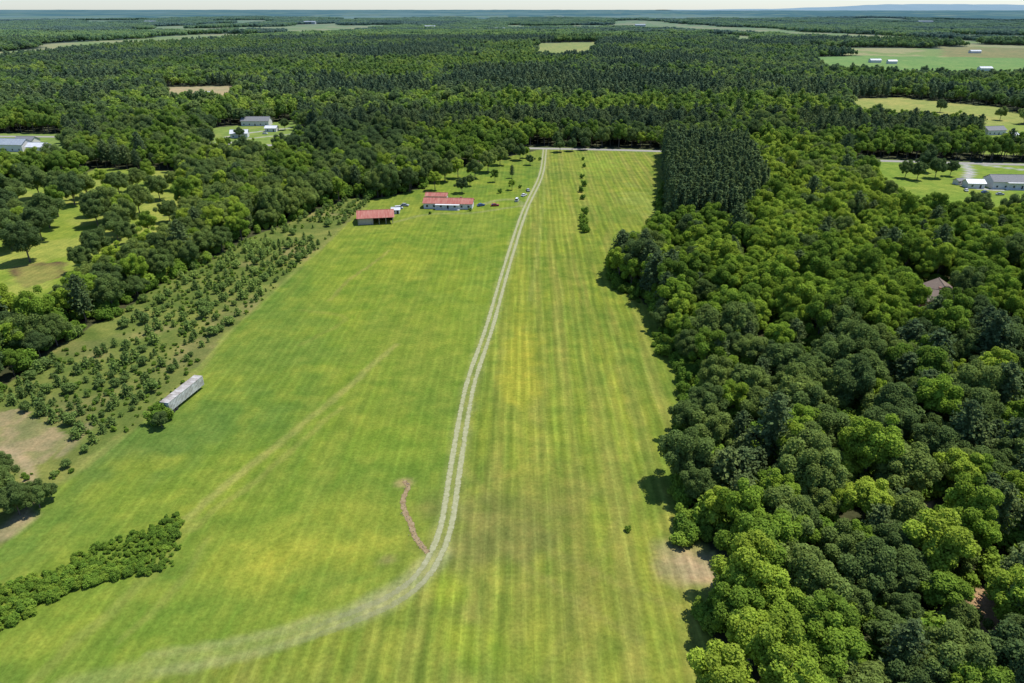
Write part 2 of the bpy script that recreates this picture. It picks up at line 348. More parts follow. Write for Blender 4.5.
# young pines in rows parallel to the strip
A=np.array(P(60,482));B=np.array(P(345,225)); dv=(B-A)/np.linalg.norm(B-A); nv=np.array([-dv[1],dv[0]])
gs,gt=np.meshgrid(np.arange(-150,420,3.7),np.arange(2.5,200,5.8)); gs=gs.ravel()+rng.uniform(-1.2,1.2,gs.size); gt=gt.ravel()+rng.uniform(-.8,.8,gt.size)
x=A[0]+dv[0]*gs+nv[0]*gt; y=A[1]+dv[1]*gs+nv[1]*gt; m=inpoly(x,y,YOUNG); x=x[m];y=y[m]
BRN=PP([(-80,420),(12,410),(50,428),(74,440),(66,458),(25,470),(-80,465)])
keep=(rng.uniform(0,1,len(x))<.35+.6*sst(.4,.58,fbm(x,y,30,2,61)))&~inpoly(x,y,BRN); x=x[keep];y=y[keep]
scatter("young_pine_trees",x,y,rng.uniform(.35,1.25,len(x))*(.8+.5*fbm(x,y,50,1,4)),rng.randint(0,5,len(x)),proto("young_pine",YP),rng)
SHC=proto("shrub_plant",SH)
x,y=grid(-400,0,60,440,2.6); m=inpoly(x,y,YOUNG)&(fbm(x,y,14,2,66)>.46)&(rng.uniform(0,1,len(x))<.7)&~inpoly(x,y,BRN); x=x[m];y=y[m]
scatter("undergrowth",x,y,rng.uniform(.15,.6,len(x)),rng.randint(0,3,len(x)),SHC,rng)
# understory of the near woods
x,y=grid(-480,420,70,470,5.6); m=~openmask(x,y)&~inpoly(x,y,PLANT)&view(x,y,60)&((x<0)|(y<300)); x=x[m];y=y[m]
scatter("woodland_understory",x,y,rng.uniform(1.4,3.,len(x)),rng.randint(0,3,len(x)),SHC,rng)
# hedge thicket lower left
TH=PP([(-120,652),(-60,616),(0,588),(60,565),(120,534),(165,518),(187,516),(180,540),(168,568),(120,582),(60,598),(0,632),(-60,664)])
x,y=grid(-250,0,60,250,1.15); m=inpoly(x+(fbm(x,y,5,3,2)-.5)*7,y+(fbm(x,y,5,3,9)-.5)*7,TH); x=x[m];y=y[m]
scatter("shrub_thicket",x,y,rng.uniform(.35,.85,len(x))*(.5+.9*fbm(x,y,7,2,77)),rng.randint(0,3,len(x)),SHC,rng)
# forest edge brush
x,y=grid(-300,330,90,560,2.2)
FE=np.vstack([FIELD[2:16]]); m=(ldist(x,y,FE,12)<4.5*fbm(x,y,12,2,5)*1.7)&(rng.uniform(0,1,len(x))<.7)&~inpoly(x,y,PP([(670,545),(735,545),(735,600),(670,600)])); x=x[m];y=y[m]
scatter("woodland_edge_brush",x,y,rng.uniform(.6,1.9,len(x)),rng.randint(0,3,len(x)),SHC,rng)
# individually placed trees (u,v of the foot, kind, scale)
for (u,v,kd,s) in [(20,515,1,.5),(40,508,1,.42),(5,500,1,.6),(-15,520,1,.6),(2,478,1,.45),(52,500,1,.3),(162,428,1,.3),(108,222,1,1.15),(128,232,1,1.0),(95,216,1,.9),(42,240,1,1.1),(12,250,1,1.2),(160,200,1,.9),(150,238,0,.8),(20,225,1,.9),
  (75,205,1,1.1),(88,198,1,1.),(60,200,1,1.),(120,196,1,1.),(138,190,1,.9),(105,190,0,.9),(0,235,1,1.2),(-15,250,1,1.2),(30,262,1,1.1),(50,228,1,1.2),(118,240,1,.9),(140,215,1,1.1),(20,205,1,1.),(40,198,1,1.1),(0,205,1,1.2),(150,185,0,.9),(170,222,1,.8),(85,272,1,.8),(100,262,1,.9),(128,225,0,1.),(175,190,1,.8),(90,245,1,.5),(112,212,0,1.1),(98,226,1,1.),(28,238,0,1.1),(58,216,0,1.),(5,222,1,1.2),(78,192,0,1.),(130,245,1,.8),
  (637,283,1,1.15),(622,270,1,.8),(645,268,1,1.0),(462,193,1,.6),(445,182,1,.9),(432,180,1,.8),(475,178,1,.8),(488,172,1,.9),(410,192,1,.9),(394,195,1,.8),(500,165,1,.8),(512,190,0,.45),(452,170,1,.9),(520,160,1,.7),(468,165,1,.9),(530,165,1,.5),(512,178,2,.45),(382,197,1,.8),(420,180,1,1.),(400,190,0,.9),(435,190,0,.8),(458,178,0,.9),(480,168,0,.9),(508,158,1,.9),(495,182,0,.5),(470,186,1,.5),(526,158,0,.6),
  (885,207,1,1.0),(878,200,0,.8),(925,172,1,.9),(905,178,1,.7),(935,178,1,.9),(950,176,1,.7),(917,180,1,.8),(850,190,0,.8),(925,210,0,.5),(560,152,1,.7),(572,151,1,.6),(585,150,1,.6),(1000,120,1,.8),(940,112,1,.8),(240,138,1,.6),(285,130,1,.7),(55,160,1,.5),(228,150,0,.6),(300,138,0,.7)]:
    a,b=P(u,v); lib=(BR,OK,PI)[kd]; put(names[kd],lib[rng.randint(len(lib))],a,b,s,rng.uniform(0,6))
for (u,v,s) in [(583,160,.8),(584,167,.9),(582,178,.9),(584,186,1.2),(581,192,1.1),(583,199,1.),(585,214,1.3),(582,220,1.1),(584,226,1.5),(585,232,1.4),(582,229,1.),(628,531,.45),(155,424,1.3),(168,420,1.2),(160,416,1.4),(500,193,.9),(520,188,.7),(430,214,.5),(470,211,.6),(388,214,.6),(540,160,.8)]:
    a,b=P(u,v); put("shrub",SH[rng.randint(3)],a,b,s*1.25,rng.uniform(0,6),s*1.4)
# ------------------------------------------------------------------ ground
def axis(core0,core1,st,lo,hi,g=1.02):
    a=list(np.arange(core0,core1,st)); s=st
    while a[-1]<hi: s*=g; a.append(a[-1]+s)
    b=[];p=core0;s=st
    while p>lo: s*=g; p-=s; b.append(p)
    return np.array(b[::-1]+a)
ax=axis(-170,150,1.0,-70000,70000,1.021); ay=axis(80,470,1.1,-900,70000,1.018)
X,Y=np.meshgrid(ax,ay); x=X.ravel();y=Y.ravel(); D=np.hypot(x,y)
C=np.zeros((len(x),3)); F1=fbm(x,y,22,4,11);F2=fbm(x,y,6,3,12);F3=fbm(x,y,90,3,13)
C[:]=(.06,.065,.028)
def lerp(m,c,C=C):
    m=np.clip(m,0,1)[:,None]; C[:]=C*(1-m)+np.array(c)*m
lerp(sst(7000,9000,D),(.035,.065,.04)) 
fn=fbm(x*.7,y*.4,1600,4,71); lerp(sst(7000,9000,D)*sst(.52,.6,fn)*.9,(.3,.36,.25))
lerp(farfields(x,y)*(D<30000)*1.,(.22,.28,.065)); lerp(farfields(x,y)*(F3>.54)*1.,(.34,.32,.12))
wx=x+(fbm(x,y,9,2,3)-.5)*5; wy=y+(fbm(x,y,9,2,8)-.5)*5
mown=np.zeros(len(x))
for p,c,kk in OPEN:
    mk=inpoly(wx,wy,p)*1.
    if c is None: continue
    lerp(mk,c); mown=np.maximum(mown,mk*kk*.4)
    lerp(mk*sst(.45,.7,F1)*.45,(c[0]*1.5,c[1]*1.15,c[2]*1.4)); lerp(mk*sst(.55,.4,F2)*.3,(c[0]*.6,c[1]*.75,c[2]*.7))
fk=inpoly(wx,wy,FIELD)*1.
mown=np.maximum(mown,fk*.55)
TR=PP([(545,149),(541,175),(525,210),(508,262),(490,325),(473,375),(465,410),(455,470),(445,530),(425,572),(395,598),(350,618),(300,636),(230,655),(130,680),(20,710)])
TRs=smooth(TR,8)
xt=np.interp(y,TR[:,1][::-1],TR[:,0][::-1]); right=sst(-3,3,x-xt)
mown=np.maximum(mown,fk*right)
lerp(fk,(.14,.215,.026))
lerp(fk*right,(.175,.225,.030))
lerp(fk*(1-right)*sst(-60,-110,x)*.6,(.11,.185,.034))
lerp(fk*sst(.42,.68,F1)*.5,(.205,.26,.028)); lerp(fk*sst(.5,.3,F1)*.5,(.11,.18,.026))
lerp(fk*sst(.46,.62,F3)*.5,(.215,.245,.036)); lerp(fk*sst(.52,.7,F2)*.3,(.235,.265,.036)); lerp(fk*sst(.5,.32,F2)*.3,(.1,.165,.025))
def rows(per,ang,amp,seed,mask,c,lo=.1):
    q=x*math.cos(ang)-y*math.sin(ang)+(fbm(x,y,50,2,seed+5)-.5)*4; al=x*math.sin(ang)+y*math.cos(ang)
    w=.5+.5*np.sin(q/per*2*math.pi+1.3*fbm(x,y,60,1,seed)*3); w=sst(.35,.9,w)*(lo+1.1*sst(.3,.65,fbm(q*5,al,50,3,seed+1)))
    lerp(mask*w*amp,c)
rows(9.5,math.radians(2.0),.45,21,fk*right,(.235,.23,.05)); rows(4.2,math.radians(1.6),.5,24,fk*right*(D<480),(.115,.165,.024),.25)
rows(6.4,math.radians(1.2),.3,34,fk*right,(.26,.265,.05))
rows(13,math.radians(3.6),.2,27,fk*(1-right),(.215,.245,.04)); rows(4.6,math.radians(3.4),.18,28,fk*(1-right),(.11,.165,.025))
def blob(u,v,rx,ry,c,s,sd=3,ang=0):
    a,b=P(u,v); dx=x-a;dy=y-b; ca,sa=math.cos(ang),math.sin(ang)
    e=np.hypot((dx*ca-dy*sa)/rx,(dx*sa+dy*ca)/ry)+(F2-.5)*1.7+(F1-.5)*2.
    lerp(fk*sst(1.35,.1,e)*s,c)
YE=(.31,.31,.035); YG=(.27,.295,.035)
for b in [(522,370,6,42,YE,.8),(520,290,4,34,YG,.5),(530,440,5,22,YG,.5),(400,262,14,24,YG,.6),(330,300,10,8,YG,.4),(300,545,18,8,YG,.65),(255,575,10,6,YG,.65),(285,560,6,4,YE,.45),(340,520,10,9,YG,.45),(370,545,5,5,YG,.4),(210,508,8,4,YG,.6),(450,590,5,4,(.25,.33,.025),.5),(470,640,9,5,(.24,.31,.025),.6),(620,400,2,34,YG,.6),(650,560,4,12,YG,.5),(565,225,7,34,(.28,.3,.045),.5),(600,165,14,30,(.22,.3,.035),.6),(640,200,8,40,(.24,.29,.06),.5),(505,535,13,12,(.155,.155,.045),.6),(560,500,12,16,(.17,.18,.04),.5),(600,600,14,12,(.19,.2,.035),.5),(480,225,10,25,(.22,.27,.04),.5),(470,290,10,30,(.18,.25,.035),.5),(420,340,20,30,(.22,.26,.035),.4),(120,450,20,16,(.095,.16,.032),.6),(200,420,22,16,(.105,.18,.03),.55),(300,330,18,25,(.125,.195,.03),.5),(330,640,20,8,(.17,.22,.025),.5),(150,640,18,8,(.13,.21,.024),.5),(500,660,10,6,(.12,.2,.022),.5),(660,640,8,8,(.14,.22,.024),.5),(650,470,5,20,(.12,.19,.024),.5),(540,640,6,8,(.25,.28,.035),.4),(380,440,12,12,(.16,.24,.025),.4)]: blob(*b)
blob(698,570,9,8,(.30,.25,.11),1.0); blob(702,570,5,4,(.4,.3,.16),.8)
blob(388,560,2.2,1.6,(.25,.2,.08),.6); blob(405,484,1.8,1.6,(.3,.24,.1),.7); blob(628,531,2,2,(.1,.11,.03),.5)
def line(pts,w,c,s,sm=True):
    pl=smooth(PP(pts),5) if sm else PP(pts); dd=ldist(x+(F2-.5)*2.2,y,pl,w*3+3)
    lerp(sst(w,w*.3,dd)*s*(.6+.6*F1),c)
line([(545,149),(541,175),(525,210),(508,262),(490,325),(473,375),(465,410),(455,470),(445,530),(425,572),(395,598),(350,618)],3.6,(.25,.28,.08),.6)
line([(430,562),(400,592),(350,614),(280,636),(180,662),(60,690)],3.6,(.25,.28,.08),.55)
line([(440,555),(425,572),(408,584),(385,596),(365,608)],3.4,(.30,.30,.12),.6); line([(385,596),(340,622),(250,655),(160,672)],1.5,(.29,.3,.11),.5); line([(378,606),(330,616),(240,640),(150,655)],1.3,(.27,.29,.1),.45)
line([(448,540),(470,590),(480,640),(485,690)],2.,(.22,.24,.05),.3)
line([(185,520),(260,458),(330,402),(395,345)],1.8,(.25,.265,.06),.8)
line([(190,530),(268,470),(340,408)],1.4,(.23,.25,.05),.6); line([(195,515),(150,575),(90,630),(30,683)],1.8,(.23,.26,.05),.6); line([(205,540),(175,590),(120,640)],1.3,(.22,.25,.05),.5)
line([(60,482),(175,395),(235,325),(290,275),(345,225)],2.2,(.22,.23,.06),.6,False)
line([(455,480),(500,540),(560,590),(640,640)],1.5,(.22,.22,.05),.5); line([(465,470),(520,530),(600,575),(680,610)],1.3,(.22,.22,.05),.4); line([(650,460),(600,560),(540,683)],1.3,(.22,.22,.05),.3)
line([(545,160),(543,200),(538,250),(530,300)],1.6,(.25,.28,.06),.5)
line([(480,205),(500,200),(515,200),(524,206)],3,(.25,.27,.1),.6)
line([(395,222),(430,214),(470,213),(520,206)],2.5,(.23,.25,.08),.6)
line([(300,345),(345,318),(300,310)],1.5,(.22,.22,.05),.3); line([(330,300),(350,280),(390,250)],1.3,(.25,.23,.06),.5)
yk=inpoly(wx,wy,YOUNG)*1.
lerp(yk*sst(.48,.62,fbm(x,y,12,3,91))*.6,(.2,.22,.05)); lerp(yk*sst(.54,.7,fbm(x,y,20,3,95))*.5,(.25,.21,.085)); lerp(yk*sst(.5,.65,fbm(x,y,16,3,97))*.5,(.09,.13,.026))
bk=inpoly(wx+(F1-.5)*16,wy+(F1-.5)*12,BRN)*1.; lerp(bk*.9,(.28,.23,.11)); lerp(bk*sst(.42,.58,F2)*.7,(.17,.19,.06)); mown*=1-bk
line([(-60,560),(0,535),(20,520)],4,(.34,.27,.14),.9); line([(60,455),(75,440),(90,425)],2,(.28,.23,.12),.6); line([(-60,455),(0,450),(30,470),(20,520)],2,(.34,.27,.14),.8)
mk=inpoly(wx,wy,PP([(8,268),(40,262),(68,262),(60,276),(22,288)]))*1.; lerp(mk,(.12,.08,.04))
mk=inpoly(wx,wy,MEADOW)*1.; lerp(mk*sst(.45,.6,F1)*.6,(.27,.3,.06))
mk=inpoly(wx,wy,HB)*1.; lerp(mk*.4*sst(.4,.6,F2),(.2,.16,.09))
lerp(sst(8,4.5,ldist(x,y,ROAD,12))*.6,(.2,.26,.06))
line([(855,163),(862,175),(872,190)],3.5,(.3,.3,.24),1.); line([(965,163),(970,172),(968,186),(1000,190)],3.5,(.38,.38,.32),1.4); line([(985,165),(1040,172)],3,(.38,.38,.32),1.2); line([(872,190),(884,200),(880,208)],3,(.3,.3,.24),1.)
line([(225,137),(255,132),(290,128)],3,(.38,.38,.3),1.3); line([(215,150),(240,140),(300,133)],2.5,(.38,.38,.3),1.)
me=bpy.data.meshes.new("ground"); nx,ny=len(ax),len(ay)
me.vertices.add(nx*ny); me.vertices.foreach_set("co",np.stack([x,y,height(x,y)],1).astype(np.float32).ravel())
ii=(np.arange(ny-1)[:,None]*nx+np.arange(nx-1)[None,:]).ravel(); q=np.stack([ii,ii+1,ii+1+nx,ii+nx],1).astype(np.int32)
me.loops.add(q.size); me.loops.foreach_set("vertex_index",q.ravel()); me.polygons.add(len(q)); me.polygons.foreach_set("loop_start",np.arange(0,q.size,4,dtype=np.int32))
me.update(calc_edges=True)
at=me.attributes.new("gcol",'FLOAT_COLOR','POINT'); at.data.foreach_set("color",np.hstack([C,mown[:,None]]).astype(np.float32).ravel())
m,nt,o=mat("ground_cover"); a=N(nt,"ShaderNodeAttribute",attribute_name="gcol"); g=N(nt,"ShaderNodeNewGeometry")
n1=NOISE(nt,g.outputs['Position'],1.3,4,.7); n2=NOISE(nt,g.outputs['Position'],.16,5,.7)
mp=N(nt,"ShaderNodeMapping"); mp.inputs['Rotation'].default_value=(0,0,math.radians(2.6)); mp.inputs['Scale'].default_value=(.75,.018,1); L(nt,g.outputs['Position'],mp.inputs[0]); n3=NOISE(nt,mp.outputs[0],1.,4,.7)
# windrows left by the mower, about 2.6 m apart
sx=N(nt,"ShaderNodeSeparateXYZ"); mp2=N(nt,"ShaderNodeMapping"); mp2.inputs['Rotation'].default_value=(0,0,math.radians(1.7)); L(nt,g.outputs['Position'],mp2.inputs[0]); L(nt,mp2.outputs[0],sx.inputs[0])
n5=NOISE(nt,g.outputs['Position'],.03,3,.6); sn=M_(nt,'SINE',M_(nt,'ADD',M_(nt,'MULTIPLY',sx.outputs['X'],2.4),M_(nt,'MULTIPLY',n5,7.)))
sn=M_(nt,'MULTIPLY',M_(nt,'MULTIPLY',sn,M_(nt,'MULTIPLY',M_(nt,'MULTIPLY_ADD',n3,1.6,-.5,clamp=True),.34)),a.outputs['Alpha'])
st=M_(nt,'ADD',M_(nt,'MULTIPLY_ADD',M_(nt,'MULTIPLY',M_(nt,'SUBTRACT',n3,.5),a.outputs['Alpha']),.9,1.),sn)
k=M_(nt,'MULTIPLY',M_(nt,'MULTIPLY',M_(nt,'MULTIPLY_ADD',n1,1.15,.42),M_(nt,'MULTIPLY_ADD',n2,1.1,.45)),st)
vm=N(nt,"ShaderNodeVectorMath",operation='SCALE'); L(nt,a.outputs['Color'],vm.inputs[0]); L(nt,k,vm.inputs['Scale'])
hue=MIX(nt,M_(nt,'MULTIPLY_ADD',n2,2.5,-1.,clamp=True),(.92,.96,1.),(1.14,.93,1.05)); c=MIX(nt,1.,vm.outputs[0],hue,'MULTIPLY')
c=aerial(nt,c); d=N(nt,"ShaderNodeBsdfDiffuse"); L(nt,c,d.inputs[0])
bp=N(nt,"ShaderNodeBump"); bp.inputs['Strength'].default_value=.35; bp.inputs['Distance'].default_value=.25; L(nt,n1,bp.inputs['Height']); L(nt,bp.outputs[0],d.inputs['Normal']); L(nt,d.outputs[0],o.inputs[0])
me.materials.append(m); gob=bpy.data.objects.new("ground",me); scene.collection.objects.link(gob)
# ------------------------------------------------------------------ strips (tracks, gully, road)
def stripmat(name,c1,c2,edge=.5,sc=.8,solid=False,amax=1.):
    m,nt,o=mat(name); g=N(nt,"ShaderNodeNewGeometry"); a=N(nt,"ShaderNodeAttribute",attribute_name="cen"); fa=N(nt,"ShaderNodeAttribute",attribute_name="fade")
    n=NOISE(nt,g.outputs['Position'],sc,5,.7); n2=NOISE(nt,g.outputs['Position'],.07,4,.6)
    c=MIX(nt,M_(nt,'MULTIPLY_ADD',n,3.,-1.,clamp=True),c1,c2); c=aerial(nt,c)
    b=N(nt,"ShaderNodeBsdfDiffuse"); L(nt,c,b.inputs[0])
    if solid: L(nt,b.outputs[0],o.inputs[0]); return m
    v=M_(nt,'ADD',a.outputs['Fac'],M_(nt,'MULTIPLY_ADD',n,2.6,-1.3-edge)); v=M_(nt,'ADD',v,M_(nt,'MULTIPLY_ADD',n2,1.6,-.7))
    v=M_(nt,'MULTIPLY',M_(nt,'MULTIPLY',v,1.7,clamp=True),M_(nt,'MULTIPLY',fa.outputs['Fac'],amax))
    t=N(nt,"ShaderNodeBsdfTransparent"); mx=N(nt,"ShaderNodeMixShader"); L(nt,v,mx.inputs[0]); L(nt,t.outputs[0],mx.inputs[1]); L(nt,b.outputs[0],mx.inputs[2]); L(nt,mx.outputs[0],o.inputs[0]); return m
def strip(name,pls,ws,m,z=.02,fades=None):
    V=[];Fc=[];ce=[];fd=[]
    for pi,(pl,w) in enumerate(zip(pls,ws)):
        t=np.gradient(pl,axis=0); t=nrm(t); nn=np.stack([-t[:,1],t[:,0]],1); b=len(V); f=fades[pi] if fades else np.ones(len(pl))
        for i in range(len(pl)):
            wi=w[i] if hasattr(w,'__len__') else w
            for k,cc in ((-1,0),(-.4,1),(.4,1),(1,0)):
                p=pl[i]+nn[i]*k*wi/2; V.append((p[0],p[1],z+float(height(np.array([p[0]]),np.array([p[1]]))[0]))); ce.append(cc); fd.append(f[i])
        for i in range(len(pl)-1):
            for k in range(3): Fc.append([b+i*4+k,b+i*4+k+1,b+i*4+k+5,b+i*4+k+4])
    me=bpy.data.meshes.new(name); me.from_pydata(V,[],Fc); me.materials.append(m)
    for nm,vals in (("cen",ce),("fade",fd)):
        a=me.attributes.new(nm,'FLOAT','POINT'); a.data.foreach_set("value",np.array(vals,dtype=np.float32))
    ob=bpy.data.objects.new(name,me); scene.collection.objects.link(ob); return ob
def offs(pl,d):
    t=nrm(np.gradient(pl,axis=0)); return pl+np.stack([-t[:,1],t[:,0]],1)*d
TM=stripmat("worn_track",(.30,.31,.15),(.43,.42,.25),.1,.9,amax=.9)
s=np.linspace(0,1,len(TRs)); fade=1-sst(.55,.72,s)*.7; fade*=1-sst(.7,.85,s)
strip("dirt_track",[offs(TRs,1.15),offs(TRs,-1.15)],[1.5,1.5],TM,.02,[fade,fade])
GU=smooth(PP([(404,481),(408,487),(403,500),(405,512),(411,524),(414,535),(420,544),(428,553)]),6)
gw=1.1+.5*np.sin(np.arange(len(GU))*1.1)**2
strip("erosion_gully",[GU],[gw],stripmat("eroded_clay",(.2,.135,.065),(.36,.28,.16),.1,1.2),.03)
mb=MB()
for i in range(60):
    p=GU[rng.randint(len(GU))]+rng.normal(size=2)*.4; r=rng.uniform(.06,.18); mb.add(np.array([p[0],p[1],r*.2+.03])+ICOV*r*rng.uniform(.6,1.2,(len(ICOV),1)),ICOF,0,.5)
rk=bpy.data.objects.new("gully_stones",mb.mesh("gully_stones",[plain("stone",(.16,.12,.08),(.32,.26,.18),3,.9)])); scene.collection.objects.link(rk)
strip("paved_road",[ROAD],[6.8],stripmat("asphalt",(.28,.27,.25),(.36,.35,.32),.5,.5,True),.05)
strip("road_marking",[offs(ROAD,.12),offs(ROAD,-.12)],[.12,.12],stripmat("yellow_paint",(.5,.36,.05),(.6,.42,.08),.5,.5,True),.056)
# ------------------------------------------------------------------ buildings
def child(mesh,nm,par):
    o=bpy.data.objects.new(nm,mesh); scene.collection.objects.link(o); o.parent=par; return o
WHITE=plain("white_siding",(.62,.61,.57),(.75,.74,.7),.6,.7,stretch=(1,1,6)); TAN=plain("tan_siding",(.42,.36,.28),(.5,.44,.35),.6,.8); BRICK=plain("brick",(.28,.14,.1),(.36,.2,.14),1.5,.85)
REDR=plain("red_metal_roof",(.34,.075,.05),(.46,.2,.14),.35,.55,stretch=(3,.5,1)); GREY=plain("grey_shingle",(.16,.16,.16),(.25,.25,.25),1.5,.85); BRN_R=plain("brown_shingle",(.15,.11,.085),(.21,.16,.125),1.2,.85); WR=plain("white_metal_roof",(.62,.64,.66),(.75,.76,.78),.5,.4); BLUER=plain("blue_grey_roof",(.3,.34,.38),(.4,.44,.47),.6,.45)
GLASS=plain("window_glass",(.03,.04,.05),(.06,.07,.08),1,.15); TRIM=plain("trim",(.7,.7,.68),(.78,.78,.75),1,.6); DARK=plain("dark_interior",(.03,.028,.025),(.06,.05,.045),1,.9)
def building(name,u,v,Lx,W,h,rh,yaw,wm,rm,nwin=4,open_front=False,porch=False,chimney=False):
    a,b=P(u,v); e=bpy.data.objects.new(name,None); scene.collection.objects.link(e); e.location=(a,b,float(height(np.array([a]),np.array([b]))[0])); e.rotation_euler=(0,0,math.radians(yaw))
    mb=MB(); hx,hy=Lx/2,W/2
    if open_front:
        mb.box((0,hy-.1,h/2),(Lx,.2,h)); mb.box((-hx+.1,-.1,h/2),(.2,W-.2,h)); mb.box((hx-.1,hy*.5-.1,h/2),(.2,hy-.2,h))
        for i in range(6): mb.box((-hx+.4+i*(Lx-.8)/5,-hy+.3,h/2),(.25,.25,h))
        mb.box((0,-hy+.3,h-.2),(Lx-.3,.12,.35)); mb.box((-hx*.55,-.1,h*.5-.1),(Lx*.4,W-.9,h-.4))
        for sx in (-1,1): mb.add([(sx*hx*.995,-hy,h),(sx*hx*.995,hy,h),(sx*hx*.995,0,h+rh)],[[0,1,2]],0,.5)
    else:
        V=[(-hx,-hy,0),(hx,-hy,0),(hx,hy,0),(-hx,hy,0),(-hx,-hy,h),(hx,-hy,h),(hx,hy,h),(-hx,hy,h),(-hx,0,h+rh),(hx,0,h+rh)]
        mb.add(V,[[0,1,5,4],[2,3,7,6],[1,2,6,9,5],[3,0,4,8,7]],0,.5)
    child(mb.mesh(name+"_walls",[wm]),"walls",e)
    mb=MB(); ov=.6; th=.14; sl=rh/hy
    for sy in (-1,1):
        y1=sy*(hy+ov); z1=h-ov*sl+.05; z0=h+rh+.05
        V=[(-hx-ov,0,z0),(hx+ov,0,z0),(hx+ov,y1,z1),(-hx-ov,y1,z1)]; V+= [(p[0],p[1],p[2]+th) for p in V]
        mb.add(V,[[0,1,2,3],[4,5,6,7],[0,4,5,1],[1,5,6,2],[2,6,7,3],[3,7,4,0]],0,.5)
        if rm in (REDR,WR,BLUER):
            for i in range(int(Lx/1.2)):
                xx=-hx+i*1.2; V=[(xx,sy*.1,z0+th-.1*sl),(xx+.06,sy*.1,z0+th-.1*sl),(xx+.06,y1,z1+th),(xx,y1,z1+th)]; V=[(p[0],p[1],p[2]+.05) for p in V]+V
                mb.add(V,[[0,1,2,3],[0,4,5,1],[1,5,6,2],[2,6,7,3],[3,7,4,0]],0,.5)
    mb.box((0,0,h+rh+.24),(Lx+2*ov,.35,.1),0)
    child(mb.mesh(name+"_roof",[rm]),"roof",e)
    if not open_front and nwin:
        nwin=max(nwin,2)
        mw=MB();mt=MB();md=MB()
        for sy in (-1,1):
            for i in range(nwin):
                xx=-hx+(i+.5)*Lx/nwin
                if i==nwin//2:
                    md.box((xx,sy*(hy+.03),1.05),(1.0,.1,2.1)); continue
                mw.box((xx,sy*(hy+.04),1.55),(1.2,.06,1.2)); 
                for (ox,oz,wx_,wz_) in ((0,.66,1.4,.12),(0,-.66,1.4,.12),(.66,0,.12,1.2),(-.66,0,.12,1.2)): mt.box((xx+ox,sy*(hy+.04),1.55+oz),(wx_,.12,wz_))
        child(mw.mesh("w",[GLASS]),"windows",e); child(mt.mesh("t",[TRIM]),"window_frames",e); child(md.mesh("d",[DARK]),"doors",e)
    if porch:
        mb=MB(); mb.box((0,-hy-1.3,h-.35),(Lx*.5,2.6,.14)); 
        for i in range(4): mb.box((-Lx*.24+i*Lx*.16,-hy-2.4,(h-.42)/2),(.14,.14,h-.42))
        mb.box((0,-hy-1.3,.1),(Lx*.5,2.5,.2)); child(mb.mesh("p",[TRIM]),"porch",e)
    if chimney:
        mb=MB(); mb.box((hx*.5,hy*.3,h+rh*.9),(.9,.9,1.6)); child(mb.mesh("c",[BRICK]),"chimney",e)
    return e
building("farmhouse",449,207,27,8.5,3.2,1.9,-4,WHITE,REDR,7,porch=True,chimney=True)
building("farm_shed",437,199.5,12,6,2.8,1.2,-4,WHITE,REDR,3)
building("open_barn",376,221,18,13,3.6,2.2,10,TAN,REDR,0,open_front=True)
building("garden_shed",396,213,4,3,2.3,.8,5,WHITE,WR,2)
building("brick_house",924,304,17,11,3.4,2.8,-18,BRICK,BRN_R,5,chimney=True)
building("brick_house",938,297,9,9,3.4,2.6,72,BRICK,BRN_R,3)
building("white_house",1012,187,30,12,4.6,3.,-4,WHITE,GREY,6,porch=True)
building("garage",973,187,10,7,3.2,1.6,-4,WHITE,WR,2); building("garden_shed",958,184,5,4,2.6,1.,20,WHITE,GREY,2)
building("white_house",992,134,18,10,4.2,2.6,10,WHITE,GREY,4); building("garage",1010,138,10,8,3,1.5,10,WHITE,WR,2)
building("white_house",257,125,26,11,4.6,3.2,0,WHITE,GREY,5); building("garage",272,131,10,8,3.2,1.6,0,WHITE,WR,2); building("barn",240,137,14,9,3.8,2.4,10,WHITE,WR,3)
building("white_house",12,150,28,12,5.4,3.4,-6,WHITE,BLUER,5); building("garage",40,151,15,9,4.,2.4,-6,WHITE,WR,3); building("barn",28,145,15,10,4.2,2.6,-6,WHITE,GREY,3)
building("white_house",756,150,12,8,3,2,15,WHITE,GREY,3)
for (u,v,l,w) in [(489,30,170,50),(430,28,60,40),(875,61,22,12),(892,62,18,10),(205,98,20,10),(975,52,26,12),(60,42,30,15),(50,19,120,50),(310,24,80,40),(640,27,60,30),(925,22,120,40),(700,20,90,40),(560,19,80,40),(150,22,90,40),(985,69,22,12)]:
    building("warehouse" if l>40 else "farm_building",u,v,l,w,16 if l>40 else 5,4 if l>40 else 2.5,0,WHITE,WR,0)
